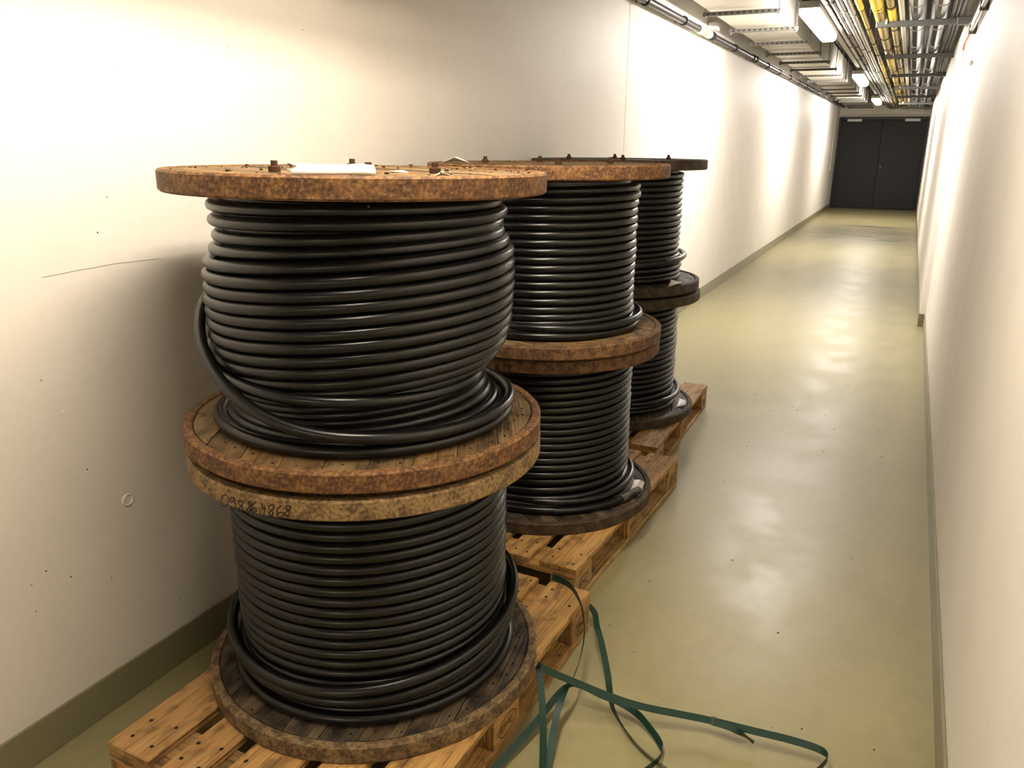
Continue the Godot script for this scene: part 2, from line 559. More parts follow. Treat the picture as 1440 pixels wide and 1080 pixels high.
func build_shell() -> void:
	var fl_ := slab("floor", Vector3(XL - 0.3, -0.2, ZB + 0.3), Vector3(0.8, 0, ZE - 0.3), M.floor, "olive beige glossy epoxy floor running down the corridor", "floor")
	slab("ceiling", Vector3(XL - 0.3, CEIL, ZB + 0.3), Vector3(0.8, CEIL + 0.2, ZE - 0.3), M.ceiling, "grey concrete ceiling above the pipes and ducts", "ceiling")
	# dark scuffs on the floor towards the door
	rng.seed = 88
	var fb := Builder.new()
	for i in 46:
		var x := rng.randf_range(-1.3, 0.0)
		var z := rng.randf_range(-15.6, -18.6)
		var L := rng.randf_range(0.1, 0.5)
		var w := rng.randf_range(0.015, 0.05)
		var sk := rng.randf_range(-0.05, 0.05)
		var uv := [Vector2.ZERO, Vector2.ZERO, Vector2.ZERO, Vector2.ZERO, Vector2.ZERO, Vector2.ZERO]
		fb.face([Vector3(x - L, 0.0006, z), Vector3(x - L * 0.5, 0.0006, z + w), Vector3(x + L * 0.6, 0.0006, z + sk + w), Vector3(x + L, 0.0006, z + sk), Vector3(x + L * 0.5, 0.0006, z + sk - w), Vector3(x - L * 0.6, 0.0006, z - w)], Vector3.UP, uv)
	var sc := part("tyre_scuffs", fb.done(), M.scuff, fl_, -fl_.position)
	sc.set_meta("kind", "stuff")
	# left wall in cast panels with open joints
	var wl := slab("wall_left", Vector3(XL - 0.3, 0, ZB + 0.3), Vector3(XL - 0.02, CEIL, ZE - 0.3), M.joint, "long off white painted concrete wall behind the cable reels", "wall")
	var cuts := [ZB, 0.85, -5.72, -12.3, -18.9, ZE]
	for i in cuts.size() - 1:
		var za: float = cuts[i] - 0.0025
		var zb: float = cuts[i + 1] + 0.0025
		part("wall_panel", box(Vector3(0.02, CEIL, za - zb), 0.002), M.wall, wl, Vector3(XL - 0.01, CEIL / 2, (za + zb) / 2) - wl.position)
	# small marks on it: a filled bolt hole, a hairline crack, drill holes
	part("filled_hole", lathe([Vector2(0.018, 0), Vector2(0.0155, 0.004), Vector2(0.013, 0.0008), Vector2(0, 0.0008)], 20), M.wall, wl, Vector3(XL, 0.596, -1.4) - wl.position, Vector3(0, 0, -PI / 2))
	for p in [Vector2(0.504, -1.141), Vector2(0.456, -1.203), Vector2(1.334, -1.422), Vector2(0.727, -1.295)]:
		part("drill_hole", lathe([Vector2(0.0026, 0), Vector2(0.0022, 0.0006), Vector2(0, 0.0006)], 8), M.tape, wl, Vector3(XL, p.x, p.y) - wl.position, Vector3(0, 0, -PI / 2))
	var crack := [Vector2(-1.253, 1.242), Vector2(-1.30, 1.2435), Vector2(-1.353, 1.2465), Vector2(-1.40, 1.247), Vector2(-1.457, 1.2495), Vector2(-1.53, 1.2475), Vector2(-1.609, 1.2455)]
	part("hairline_crack", strokes([crack], 0.0013, func(q): return Vector3(XL + 0.0006, q.y, q.x) - wl.position, func(_q): return Vector3.RIGHT), M.joint, wl)
	# right wall: near run, then a thicker run further down
	var b := Builder.new()
	wall_run(b, 0.23, ZB + 0.3, 0.2985, STEP_Z, 0, CEIL, 0.5)
	var wr := solo("wall_right", b.done(), M.wall, Vector3.ZERO, "off white painted wall close to the camera on the right", "wall", "", "structure")
	var on_wall := func(q): return Vector3(0.23 + 0.0685 * (7.9 - q.x) / 16.0 - 0.0007, q.y, q.x)
	var marks := [[Vector2(-3.04, 0.393), Vector2(-2.77, 0.401), Vector2(-2.42, 0.399), Vector2(-2.09, 0.382)], [Vector2(-1.96, 0.384), Vector2(-1.77, 0.375), Vector2(-1.6, 0.37)], [Vector2(-2.59, 0.383), Vector2(-2.56, 0.3), Vector2(-2.546, 0.21)]]
	part("wall_scratches", strokes(marks, 0.0016, on_wall, func(_q): return Vector3.LEFT), M.fleck, wr).set_meta("kind", "stuff")
	rng.seed = 19
	var flecks := []
	for i in 26:
		var q := Vector2(rng.randf_range(-3.4, -1.5), rng.randf_range(0.3, 1.6))
		flecks.append([q, q + Vector2(rng.randf_range(-0.004, 0.004), rng.randf_range(-0.012, 0.012))])
	part("paint_flecks", strokes(flecks, 0.004, on_wall, func(_q): return Vector3.LEFT), M.fleck, wr).set_meta("kind", "stuff")
	b = Builder.new()
	wall_run(b, 0.256, STEP_Z, 0.296, ZE - 0.3, 0, CEIL, 0.5)
	solo("wall_right", b.done(), M.wall, Vector3.ZERO, "further run of the right wall that stands slightly proud", "wall", "", "structure")
	# end wall round the door
	var we := slab("wall_end", Vector3(XL - 0.3, 2.42, ZE - 0.3), Vector3(0.8, CEIL, ZE), M.wall, "white end wall above the black double door", "wall")
	we.set_meta("kind", "structure")
	slab("wall_back", Vector3(XL - 0.3, 0, ZB), Vector3(0.8, CEIL, ZB + 0.3), M.wall, "plain wall closing the corridor behind the camera", "wall")
	# skirtings
	solo("baseboard_left", box(Vector3(0.008, 0.116, ZB - ZE), 0.002), M.skirting, Vector3(XL + 0.004, 0.058, (ZB + ZE) / 2), "olive grey painted skirting along the left wall", "skirting", "", "structure")
	b = Builder.new()
	wall_run(b, 0.222, ZB, 0.2895, STEP_Z, 0, 0.116, 0.008)
	solo("baseboard_right", b.done(), M.skirting, Vector3.ZERO, "olive grey painted skirting along the near right wall", "skirting", "", "structure")
	b = Builder.new()
	add_prism(b, [Vector2(0.246, STEP_Z + 0.008), Vector2(0.288, ZE), Vector2(0.296, ZE), Vector2(0.256, STEP_Z), Vector2(0.2985, STEP_Z), Vector2(0.2985, STEP_Z + 0.008)], 0, 0.116)
	solo("baseboard_right", b.done(), M.skirting, Vector3.ZERO, "painted skirting along the far right wall, turning round the step", "skirting", "", "structure")

func build_door() -> void:
	var t := thing("door_1", Vector3(-0.784, 0, ZE), 0, "closed black steel double door at the end of the corridor", "door", "", "structure")
	var w := 2.148
	for s in [-1.0, 1.0]:
		var lw := w / 2 - 0.053
		var leaf := part("door_leaf", box(Vector3(lw, 2.27, 0.06), 0.004), M.door, t, Vector3(s * (lw / 2 + 0.0015), 1.145, -0.05))
		for y in [0.3, 1.15, 2.0]:
			part("hinge", rod(0.012, 0.12, 10, 0.002), M.doorblack, leaf, Vector3(s * (lw / 2), y - 1.2, 0.034))
		var cl := part("door_closer", box(Vector3(0.36, 0.07, 0.07), 0.008), M.closer, leaf, Vector3(s * 0.18, 1.125, 0.066))
		cl.set_meta("label", "light grey overhead door closer")
		if s > 0:
			var h := part("door_handle", box(Vector3(0.045, 0.2, 0.01), 0.004), M.doorblack, leaf, Vector3(-lw / 2 + 0.07, 0.0, 0.035))
			h.set_meta("label", "black lever handle on a narrow plate")
			part("lock_cylinder", lathe([Vector2(0.014, 0), Vector2(0.012, 0.02), Vector2(0, 0.02)], 12), M.closer, leaf, Vector3(-lw / 2 + 0.07, -0.07, 0.04), Vector3(PI / 2, 0, 0))
			part("door_lever", box(Vector3(0.15, 0.022, 0.018), 0.006), M.doorblack, leaf, Vector3(-lw / 2 + 0.13, 0.05, 0.075))
			part("lever_neck", box(Vector3(0.02, 0.02, 0.05), 0.004), M.doorblack, leaf, Vector3(-lw / 2 + 0.066, 0.05, 0.055))
	for s in [-1.0, 1.0]:
		part("jamb", box(Vector3(0.05, 2.354, 0.12), 0.003), M.doorblack, t, Vector3(s * (w / 2 - 0.025), 1.177, -0.06))
	part("door_head", box(Vector3(w - 0.1, 0.072, 0.12), 0.003), M.doorblack, t, Vector3(0, 2.318, -0.06))
	part("lintel", box(Vector3(2.66, 0.062, 0.1), 0.003), M.frame, t, Vector3(0, 2.388, -0.04))
	part("backing", box(Vector3(2.66, 2.42, 0.1), 0), M.doorblack, t, Vector3(0, 1.21, -0.18))
	# switch with its conduit on the left wall just before the door
	var sw := thing("light_switch", Vector3(XL, 1.04, -22.66), 0, "small surface switch with a thin conduit on the left wall near the door", "switch")
	part("switch_box", box(Vector3(0.045, 0.085, 0.085), 0.006), M.housing, sw, Vector3(0.0225, 0, 0))
	part("conduit", rod(0.009, 1.3, 10), M.frame, sw, Vector3(0.012, 0.0425, 0))
	solo("wall_plate", box(Vector3(0.14, 0.06, 0.012), 0.003), M.rail, Vector3(-1.62, 2.62, ZE + 0.006), "small grey plate on the end wall beside the conduit end", "plate")

# ---------------------------------------------------------------- services overhead
func ring(r: float, w: float) -> ArrayMesh:   # a strap round a pipe, axis along y
	return lathe([Vector2(r, -w / 2), Vector2(r + 0.006, -w / 2), Vector2(r + 0.006, w / 2), Vector2(r, w / 2)], 16)

func pipe(called: String, x: float, y: float, r: float, z0: float, z1: float, mat: Material, clip_every: float, clip_from: float, clip_mat: Material, label: String, category: String, group := "") -> Node3D:
	var t := thing(called, Vector3(x, y, z0), 0, label, category, group)
	part("pipe_run", straight(Vector3.ZERO, Vector3(0, 0, z1 - z0), r, 18), mat, t)
	if clip_every > 0.0:
		var mesh := ring(r, 0.018)
		var z := clip_from
		var stem := box(Vector3(0.006, CEIL - y - r, 0.006))
		while z > z1 + 0.05:
			var c := part("pipe_clip", mesh, clip_mat, t, Vector3(0, 0, z - z0), Vector3(PI / 2, 0, 0))
			part("hanger_rod", stem, M.rail, c, Vector3(0, 0, -(r + (CEIL - y - r) / 2)), Vector3(PI / 2, 0, 0))
			z -= clip_every
	return t

func build_services() -> void:
	var z0 := ZB
	# conduit on the left wall
	var a := Vector3(XL + 0.07, 2.455, z0)
	var e := Vector3(XL + 0.07, 2.612, ZE + 0.12)
	var t := thing("wall_pipe", a, 0, "dark grey pipe with black clips running along the top of the left wall", "pipe")
	part("pipe_run", straight(Vector3.ZERO, e - a, 0.028, 18), M.conduit, t)
	var z := -1.6
	var dz := (e - a).normalized()
	var rr := lathe([Vector2(0.028, -0.013), Vector2(0.037, -0.013), Vector2(0.037, 0.013), Vector2(0.028, 0.013)], 16)
	while z > ZE + 0.4:
		var k := (z - a.z) / (e.z - a.z)
		var at := (e - a) * k
		var c := part("pipe_clip", rr, M.rubber, t, at, Vector3(PI / 2, 0, 0))
		part("clip_foot", box(Vector3(0.045, 0.016, 0.016), 0.002), M.rubber, c, Vector3(-0.05, 0, 0))
		z -= 1.06
	part("coupling", ring(0.032, 0.07), M.rubber, t, (e - a) * ((-10.3 - a.z) / (e.z - a.z)), Vector3(PI / 2, 0, 0))
	part("end_flange", ring(0.03, 0.05), M.rubber, t, (e - a) * 0.9985, Vector3(PI / 2, 0, 0))
	var gl := part("pipe_marker", ring(0.0285, 0.4), M.green, t, (e - a) * ((-7.62 - a.z) / (e.z - a.z)), Vector3(PI / 2, 0, 0))
	gl.set_meta("label", "green and white pipe marker")
	part("marker_stripe", ring(0.029, 0.14), M.white, gl, Vector3(0, 0.14, 0))
	part("marker_stripe", ring(0.029, 0.14), M.white, gl, Vector3(0, -0.14, 0))
	# air duct in flanged sections
	var d := thing("air_duct", Vector3(-1.38, 2.602, -4.52), 0, "rectangular pale sheet metal air duct hung along the left of the ceiling", "duct")
	var sl := 1.28
	z = 0.0
	var zd := -4.52
	while zd - sl > ZE:
		part("duct_section", box(Vector3(0.472, 0.32, sl - 0.012), 0.003), M.duct, d, Vector3(0, 0.16, z - sl / 2))
		part("duct_flange", box(Vector3(0.486, 0.336, 0.03), 0.002), M.galv, d, Vector3(0, 0.16, z - sl))
		z -= sl
		zd -= sl
	part("duct_section", box(Vector3(0.472, 0.32, zd - ZE - 0.01), 0.003), M.duct, d, Vector3(0, 0.16, z - (zd - ZE) / 2))
	# unseen deeper duct length, added and set low to shade the near left wall
	var d2 := thing("air_duct", Vector3(-1.38, 2.335, z0), 0, "unseen deeper near length of the duct, added to shade the left wall", "duct")
	var n2 := 10
	var s2 := (z0 + 3.6) / n2
	for k in n2:
		part("duct_section", box(Vector3(0.472, 0.587, s2 - 0.012), 0.003), M.duct, d2, Vector3(0, 0.2935, -s2 * (k + 0.5)))
		part("duct_flange", box(Vector3(0.486, 0.61, 0.03), 0.002), M.galv, d2, Vector3(0, 0.297, -s2 * (k + 1)))
	var b := Builder.new()
	var sec0 := [Vector3(-0.236, 0, 0), Vector3(0.236, 0, 0), Vector3(0.236, 0.587, 0), Vector3(-0.236, 0.587, 0)]
	var sec1 := [Vector3(-0.236, 0.267, -0.9), Vector3(0.236, 0.267, -0.9), Vector3(0.236, 0.587, -0.9), Vector3(-0.236, 0.587, -0.9)]
	for k in 4:
		var j := (k + 1) % 4
		var m: Vector3 = (sec0[k] + sec0[j]) * 0.5 - Vector3(0, 0.24, 0)
		b.face([sec0[k], sec0[j], sec1[j], sec1[k]], m, [Vector2.ZERO, Vector2.ZERO, Vector2.ZERO, Vector2.ZERO])
	part("duct_reducer", b.done(), M.duct, d2, Vector3(0, 0, -(z0 + 3.6)))
	# cross rails with threaded rods carrying the duct
	z = -6.96
	var nr := 0
	while z > ZE + 0.2:
		var rail := thing("duct_rail", Vector3(-1.348, 2.57, z), 0, "%s perforated rail under the pale duct, counted from the camera" % ORDER[nr], "rail", "rails under the air duct")
		part("rail_channel", box(Vector3(0.6, 0.03, 0.035), 0.002), M.rail, rail, Vector3(0, 0.0, 0))
		var hb := Builder.new()
		for k in 12:
			add_box(hb, Vector3(-0.258 + 0.047 * k, 0, 0.0175), Vector3(0.02, 0.012, 0.001), 0)
			add_box(hb, Vector3(-0.258 + 0.047 * k, -0.015, 0), Vector3(0.02, 0.001, 0.012), 0)
		var sl_ := part("slots", hb.done(), M.rubber, rail)
		sl_.set_meta("kind", "stuff")
		for s in [-0.284, 0.284]:
			var hr := part("threaded_rod", rod(0.005, CEIL - 2.57 + 0.03, 8), M.rail, rail, Vector3(s, -0.03, 0))
			part("nut", lathe([Vector2(0, 0), Vector2(0.011, 0), Vector2(0.011, 0.01), Vector2(0, 0.01)], 6), M.rail, hr, Vector3(0, 0.005, 0))
		nr += 1
		z -= 1.047
	solo("junction_box", box(Vector3(0.09, 0.07, 0.13), 0.008), M.white, Vector3(XL + 0.045, 2.63, -8.1), "small white junction box on the left wall above the pipe marker", "box")
	# lamp trunking and small pipes beside the lamps
	var tr := thing("cable_trunking", Vector3(-0.815, 2.62, z0), 0, "pale lamp trunking above the row of tube lamps", "trunking")
	part("trunking_run", box(Vector3(0.05, 0.04, z0 - ZE), 0.003), M.galv, tr, Vector3(0, 0.02, (ZE - z0) / 2))
	pipe("conduit_pipe", -0.715, 2.575, 0.016, z0, ZE, M.galv, 1.4, -5.4, M.rail, "thin pale conduit nearest to the tube lamps", "pipe", "pipes under the ceiling")
	pipe("conduit_pipe", -0.645, 2.55, 0.014, z0, ZE, M.brownpipe, 0.95, -6.55, M.rubber, "thin brown pipe with black clips beside the lamps", "pipe", "pipes under the ceiling")
	pipe("steel_pipe", -0.598, 2.55, 0.02, z0, ZE, M.steel, 2.6, -7.0, M.rail, "shiny steel pipe left of its twin", "pipe", "pipes under the ceiling")
	pipe("steel_pipe", -0.545, 2.55, 0.022, z0, ZE, M.steel, 2.6, -7.2, M.rail, "shiny steel pipe right of its twin", "pipe", "pipes under the ceiling")
	var yt := pipe("yellow_pipe", -0.478, 2.55, 0.019, z0, ZE, M.gold, 1.1, -6.95, M.rubber, "thin yellow pipe left of the thick yellow pipe", "pipe", "pipes under the ceiling")
	part("lit_and_taped_yellow", straight(Vector3(0, 0, -z0 - 4.0), Vector3(0, 0, -z0 - 6.95), 0.0225), M.yellow, yt)
	part("lit_and_taped_yellow", straight(Vector3(0, 0, -z0 - 11.0), Vector3(0, 0, -z0 - 12.6), 0.0225), M.yellow, yt)
	# rack brackets on the right
	for k in 9:
		var bz := -2.4 - 2.56 * k
		if k == 8: bz = -22.6
		var wx := 0.27 if bz > STEP_Z else 0.262
		var br := thing("pipe_bracket", Vector3(wx, 2.5, bz), 0, "%s grey channel bracket carrying the pipes, counted from the camera" % ORDER[k], "bracket", "pipe brackets on the right wall")
		part("channel_arm", box(Vector3(0.66, 0.042, 0.042), 0.003), M.channel, br, Vector3(-0.33, 0, 0))
		part("wall_shoe", box(Vector3(0.1, 0.06, 0.06), 0.004), M.channel, br, Vector3(-0.04, 0, 0))
		part("drop_rod", rod(0.008, CEIL - 2.5, 8), M.galv, br, Vector3(-0.3155 - wx, 0, 0.03))
	var y1 := pipe("yellow_pipe", -0.37, 2.569, 0.042, z0, ZE, M.gold, 0.93, -6.95, M.rubber, "thick yellow gas pipe at the free end of the brackets", "pipe", "pipes under the ceiling")
	part("lit_and_taped_yellow", straight(Vector3(0, 0, -z0 - 3.5), Vector3(0, 0, -z0 - 7.05), 0.0455, 18), M.yellow, y1)  # brighter stretch by the lamp, its light put into the pipe colour
	part("lit_and_taped_yellow", straight(Vector3(0, 0, -z0 - 10.6), Vector3(0, 0, -z0 - 11.8), 0.0455, 18), M.yellow, y1)
	part("lit_and_taped_yellow", straight(Vector3(0, 0, -z0 - 15.4), Vector3(0, 0, -z0 - 17.0), 0.0455, 18), M.yellow, y1)
	var y2 := pipe("yellow_pipe", -0.275, 2.554, 0.028, z0, ZE, M.gold, 1.25, -6.9, M.rubber, "medium yellow pipe resting on the brackets", "pipe", "pipes under the ceiling")
	part("lit_and_taped_yellow", straight(Vector3(0, 0, -z0 - 7.0), Vector3(0, 0, -z0 - 7.6), 0.031), M.yellow, y2)
	pipe("insulated_pipe", -0.205, 2.542, 0.02, z0, ZE, M.cream, 0, 0, null, "pale cream insulated pipe beside the medium yellow pipe", "pipe", "pipes under the ceiling")
	for q in [[-0.105, "silver clad pipe on the brackets beside the cream pipe"], [0.058, "silver clad pipe on the brackets nearest to the right wall"]]:
		var c := thing("clad_pipe", Vector3(q[0], 2.522 + 0.069, z0), 0, q[1], "pipe", "silver clad pipes")
		var n := 24
		var len := (z0 - ZE) / n
		for k in n:
			part("cladding_section", straight(Vector3(0, 0, -len * k), Vector3(0, 0, -len * (k + 1)), 0.069 if k % 2 else 0.0675, 28), M.cladding, c)
			part("seam_bead", ring(0.0675, 0.022), M.cladding, c, Vector3(0, 0, -len * (k + 1) + 0.02), Vector3(PI / 2, 0, 0))
	var spots := [Vector2(0.146, 2.535), Vector2(0.173, 2.535), Vector2(0.2, 2.535), Vector2(0.1595, 2.559), Vector2(0.1865, 2.559)]
	for k in spots.size():
		var pts := []
		for j in 26:
			var zz: float = 5.0 + (ZE - 5.0) * j / 25.0
			pts.append(Vector3(spots[k].x + 0.005 * sin(j * 1.7), spots[k].y + 0.002 * (1.0 + sin(j * 2.3)), zz))
		var names := ["lower dark cable beside the silver clad pipe", "lower dark cable in the middle of the bundle", "lower dark cable close to the right wall", "upper dark cable of the bundle, nearer the clad pipe", "upper dark cable of the bundle, nearer the wall"]
		solo("power_cable", tube(smooth(pts, 3), 0.0125, 8), M.cabledark, Vector3.ZERO, names[k], "cable", "dark cables on the brackets")
	# conduits on the right wall with an orange lead coming out
	var wc := thing("wall_conduit", Vector3(0.255, 2.34, -4.2), 0, "pair of clear conduits on the right wall with an orange lead", "conduit")
	for s in [0.0, 0.034]:
		part("conduit_tube", straight(Vector3(0.0, s, 0), Vector3(0.008, s + 0.01, -2.75), 0.014), M.clear, wc)
	for q in [-1.5, -2.6]:
		part("conduit_clip", box(Vector3(0.05, 0.08, 0.03), 0.004), M.rail, wc, Vector3(0.012, 0.02, q))
	part("orange_lead", tube(smooth([Vector3(0.008, 0.01, -2.7), Vector3(0.008, 0.012, -3.0), Vector3(0.004, 0.005, -3.35), Vector3(0.005, -0.03, -3.5)]), 0.009), M.orange, wc)
	part("lead_sleeve", tube(smooth([Vector3(0.005, -0.03, -3.5), Vector3(0.002, -0.09, -3.45), Vector3(0.005, -0.16, -3.1), Vector3(0.012, -0.21, -2.6), Vector3(0.026, -0.22, -2.35)]), 0.01), M.clear, wc)

# ---------------------------------------------------------------- pallets
func oval_stamp(list: Array, cx: float, cy: float, rx: float, ry: float) -> void:
	var o := []
	for i in 25:
		o.append(Vector2(cx + rx * cos(TAU * i / 24), cy + ry * sin(TAU * i / 24)))
	list.append(o)

func letters(list: Array, text: String, x: float, y: float, h: float, step: float) -> void:
	var glyph := {
		"E": [[Vector2(0.6, 0), Vector2(0, 0), Vector2(0, 1), Vector2(0.6, 1)], [Vector2(0, 0.5), Vector2(0.5, 0.5)]],
		"P": [[Vector2(0, 0), Vector2(0, 1), Vector2(0.55, 0.9), Vector2(0.55, 0.6), Vector2(0, 0.5)]],
		"A": [[Vector2(0, 0), Vector2(0.3, 1), Vector2(0.6, 0)], [Vector2(0.12, 0.4), Vector2(0.48, 0.4)]],
		"L": [[Vector2(0, 1), Vector2(0, 0), Vector2(0.55, 0)]]}
	for i in text.length():
		for s in glyph[text[i]]:
			var g := []
			for p in s:
				g.append(Vector2(x + i * step + p.x * h, y + p.y * h))
			list.append(g)

func pallet(at: Vector3, turn: float, label: String, seed_: int) -> void:
	rng.seed = seed_
	var t := thing("wooden_pallet", at, turn, label, "pallet", "wooden pallets under the cable reels")
	var wood: Array = M.pallet
	var pick := func(): return wood[rng.randi() % wood.size()]
	# local: x from -0.8 (wall side) to 0 (aisle side), z from 0 (near) to -1.2
	var deck := [[-0.8, 0.145], [-0.6137, 0.1], [-0.4725, 0.145], [-0.2863, 0.1], [-0.145, 0.145]]
	for q in deck:
		part("deck_board", box(Vector3(q[1], 0.022, 1.2), 0.003), pick.call(), t, Vector3(q[0] + q[1] / 2, 0.133, -0.6))
	for zc in [-0.0725, -0.6, -1.1275]:
		part("cross_board", box(Vector3(0.8, 0.022, 0.145), 0.003), pick.call(), t, Vector3(-0.4, 0.111, zc))
	var k := 0
	for zc in [-0.0725, -0.6, -1.1275]:
		for q in [[-0.75, 0.1], [-0.4, 0.145], [-0.05, 0.1]]:
			var bl := part("block", box(Vector3(q[1], 0.078, 0.145), 0.003), pick.call(), t, Vector3(q[0], 0.061, zc))
			if q[0] > -0.1:
				var l := []
				oval_stamp(l, 0.0, 0.0, 0.05, 0.03)
				letters(l, "EPAL", -0.036, -0.011, 0.022, 0.0195)
				part("burned_stamp", strokes(l, 0.003, func(p): return Vector3(0.0506, p.y, -p.x), func(_p): return Vector3.RIGHT), M.burn, bl)
			k += 1
	for q in [[-0.75, 0.1], [-0.4, 0.145], [-0.05, 0.1]]:
		part("bottom_board", box(Vector3(q[1], 0.022, 1.2), 0.003), pick.call(), t, Vector3(q[0], 0.011, -0.6))
	var nb := Builder.new()
	for q in deck:
		for zc in [-0.0725, -0.6, -1.1275]:
			for s in [[-0.3, -0.03], [0.3, 0.035], [0.28, -0.04], [-0.26, 0.03]]:
				add_lathe(nb, [Vector2(0.006, -0.003), Vector2(0.0055, 0.0003), Vector2(0, 0.0003)], 7, Vector3(q[0] + q[1] * (0.5 + s[0]) + rng.randf_range(-0.006, 0.006), 0.144, zc + s[1] + rng.randf_range(-0.008, 0.008)))
	part("nail_heads", nb.done(), M.nail, t).set_meta("kind", "stuff")

# ---------------------------------------------------------------- reels
const FR := 0.4583      # flange radius
const FT := 0.0486      # flange thickness
const RC := 0.0142      # cable radius

var plank_sets := {}
var rim_mesh: ArrayMesh
var nails_mesh: ArrayMesh

func make_flange_meshes() -> void:
	rim_mesh = lathe([Vector2(FR - 0.024, 0.001), Vector2(FR - 0.005, 0), Vector2(FR, 0.005), Vector2(FR, FT - 0.005), Vector2(FR - 0.0045, FT), Vector2(FR - 0.02, FT), Vector2(FR - 0.024, FT - 0.004), Vector2(FR - 0.024, 0.001)], 96)
	var list := []
	var r := FR - 0.0255
	var n := 9
	var w := 2 * r / n
	for i in n:
		var a := -r + i * w + 0.001
		var c := -r + (i + 1) * w - 0.001
		var poly := []
		for k in 7:
			var x := lerpf(a, c, k / 6.0)
			poly.append(Vector2(x, sqrt(maxf(r * r - x * x, 0.0))))
		for k in 7:
			var x := lerpf(c, a, k / 6.0)
			poly.append(Vector2(x, -sqrt(maxf(r * r - x * x, 0.0))))
		var clean := []
		for p in poly:
			if clean.is_empty() or clean[-1].distance_to(p) > 0.0005:
				clean.append(p)
		var b := Builder.new()
		add_prism(b, clean, 0.002, FT - 0.0025 - 0.0008 * (i % 3))
		list.append(b.done())
	plank_sets["p"] = list
	var nb := Builder.new()
	rng.seed = 77
	for q in [[0.405, 44], [0.31, 26]]:
		for i in q[1]:
			var t: float = TAU * (i + rng.randf_range(-0.25, 0.25)) / q[1]
			var rr: float = q[0] + rng.randf_range(-0.014, 0.014)
			add_lathe(nb, [Vector2(0.0034, -0.003), Vector2(0.003, 0.0002), Vector2(0, 0.0002)], 6, Vector3(rr * sin(t), FT - 0.0022, rr * cos(t)))
	nails_mesh = nb.done()

func flange(called: String, parent: Node, y: float, turn: float, rim: Material, planks: Array) -> Node3D:
	var f := part(called, rim_mesh, rim, parent, Vector3(0, y, 0), Vector3(0, turn, 0))
	for i in plank_sets["p"].size():
		part("plank", plank_sets["p"][i], planks[(i * 7 + int(y * 10)) % planks.size()], f)
	part("nail_heads", nails_mesh, M.nail, f).set_meta("kind", "stuff")
	return f

func turn_mesh(s0: Array, s1: Array, tdir: float, start: float, wob: float) -> ArrayMesh:
	var pts := PackedVector3Array()
	var n := 84
	var ph := rng.randf() * TAU
	for i in n + 1:
		var k := float(i) / n
		var th := start - TAU * k
		var e := sin(PI * k)
		var y := lerpf(s0[0], s1[0], k) + lerpf(s0[2], s1[2], k) * cos(th - tdir) + wob * 0.35 * e * sin(2.0 * th + ph)
		var r := lerpf(s0[1], s1[1], k) + wob * e * sin(2.0 * th + ph * 1.7)
		pts.append(Vector3(r * sin(th), y, r * cos(th)))
	return tube(pts, RC, 10, true)

func strand(list: Array) -> ArrayMesh:   # list of [degrees, y, r]
	var ctrl := []
	for q in list:
		ctrl.append(Vector3(q[0], q[1], q[2]))
	var sm := smooth(ctrl, 10)
	var pts := PackedVector3Array()
	for q in sm:
		var th := deg_to_rad(q.x)
		pts.append(Vector3(q.z * sin(th), q.y, q.z * cos(th)))
	return tube(pts, RC, 12, true)

# y values of the winding count from the upper face of the lower flange
func reel(at: Vector3, height: float, label: String, opt: Dictionary) -> Node3D:
	rng.seed = opt.seed
	var t := thing("cable_reel", at, 0, label, "cable reel", "wooden reels of black cable")
	flange("lower_flange", t, 0, opt.turn, opt.rim_low, opt.plank_low)
	flange("upper_flange", t, height - FT, opt.turn + 0.6, opt.rim_top, opt.plank_top)
	var core := []
	var y0 := FT
	for q in opt.core:
		core.append(Vector2(q[0], y0 + q[1]))
	var wind := part("cable_winding", lathe(core, 64), M.cable, t)
	wind.set_meta("label", "black power cable wound on the drum")
	var st: Array = opt.stations
	var tdir: float = deg_to_rad(opt.tilt_dir)
	for i in st.size() - 1:
		var a: Array = st[i].duplicate()
		var c: Array = st[i + 1].duplicate()
		a[0] += y0
		c[0] += y0
		part("cable_turn", turn_mesh(a, c, tdir, deg_to_rad(opt.start), opt.wob), M.cable, wind)
	for q in opt.get("loose", []):
		var l := []
		for p in q:
			l.append([p[0], p[1] + y0, p[2]])
		part("loose_strand", strand(l), M.cable, wind)
	# bolts through the upper flange
	var nut := lathe([Vector2(0, 0), Vector2(0.0135, 0), Vector2(0.0135, 0.0115), Vector2(0.012, 0.0134), Vector2(0, 0.0134)], 6)
	for p in opt.bolts:
		var bo := part("bolt", nut, M.rust, t, Vector3(p.x - at.x, height - 0.002, p.y - at.z), Vector3(0, p.x * 9, 0))
		if opt.tall:
			part("thread", rod(0.0075, 0.012, 10, 0.001), M.rust, bo, Vector3(0, 0.0125, 0))
	return t

func regular(n: int, top: float, pitch: float, r: float, jitter: float, tilt: float) -> Array:
	var out := []
	for i in n:
		out.append([top - pitch * i, r + rng.randf_range(-jitter, jitter), tilt])
	return out

func ring_bolts(x: float, z: float, r: float, n: int, off: float) -> Array:
	var out := []
	for i in n:
		out.append(Vector2(x + r * sin(off + TAU * i / n), z + r * cos(off + TAU * i / n)))
	return out

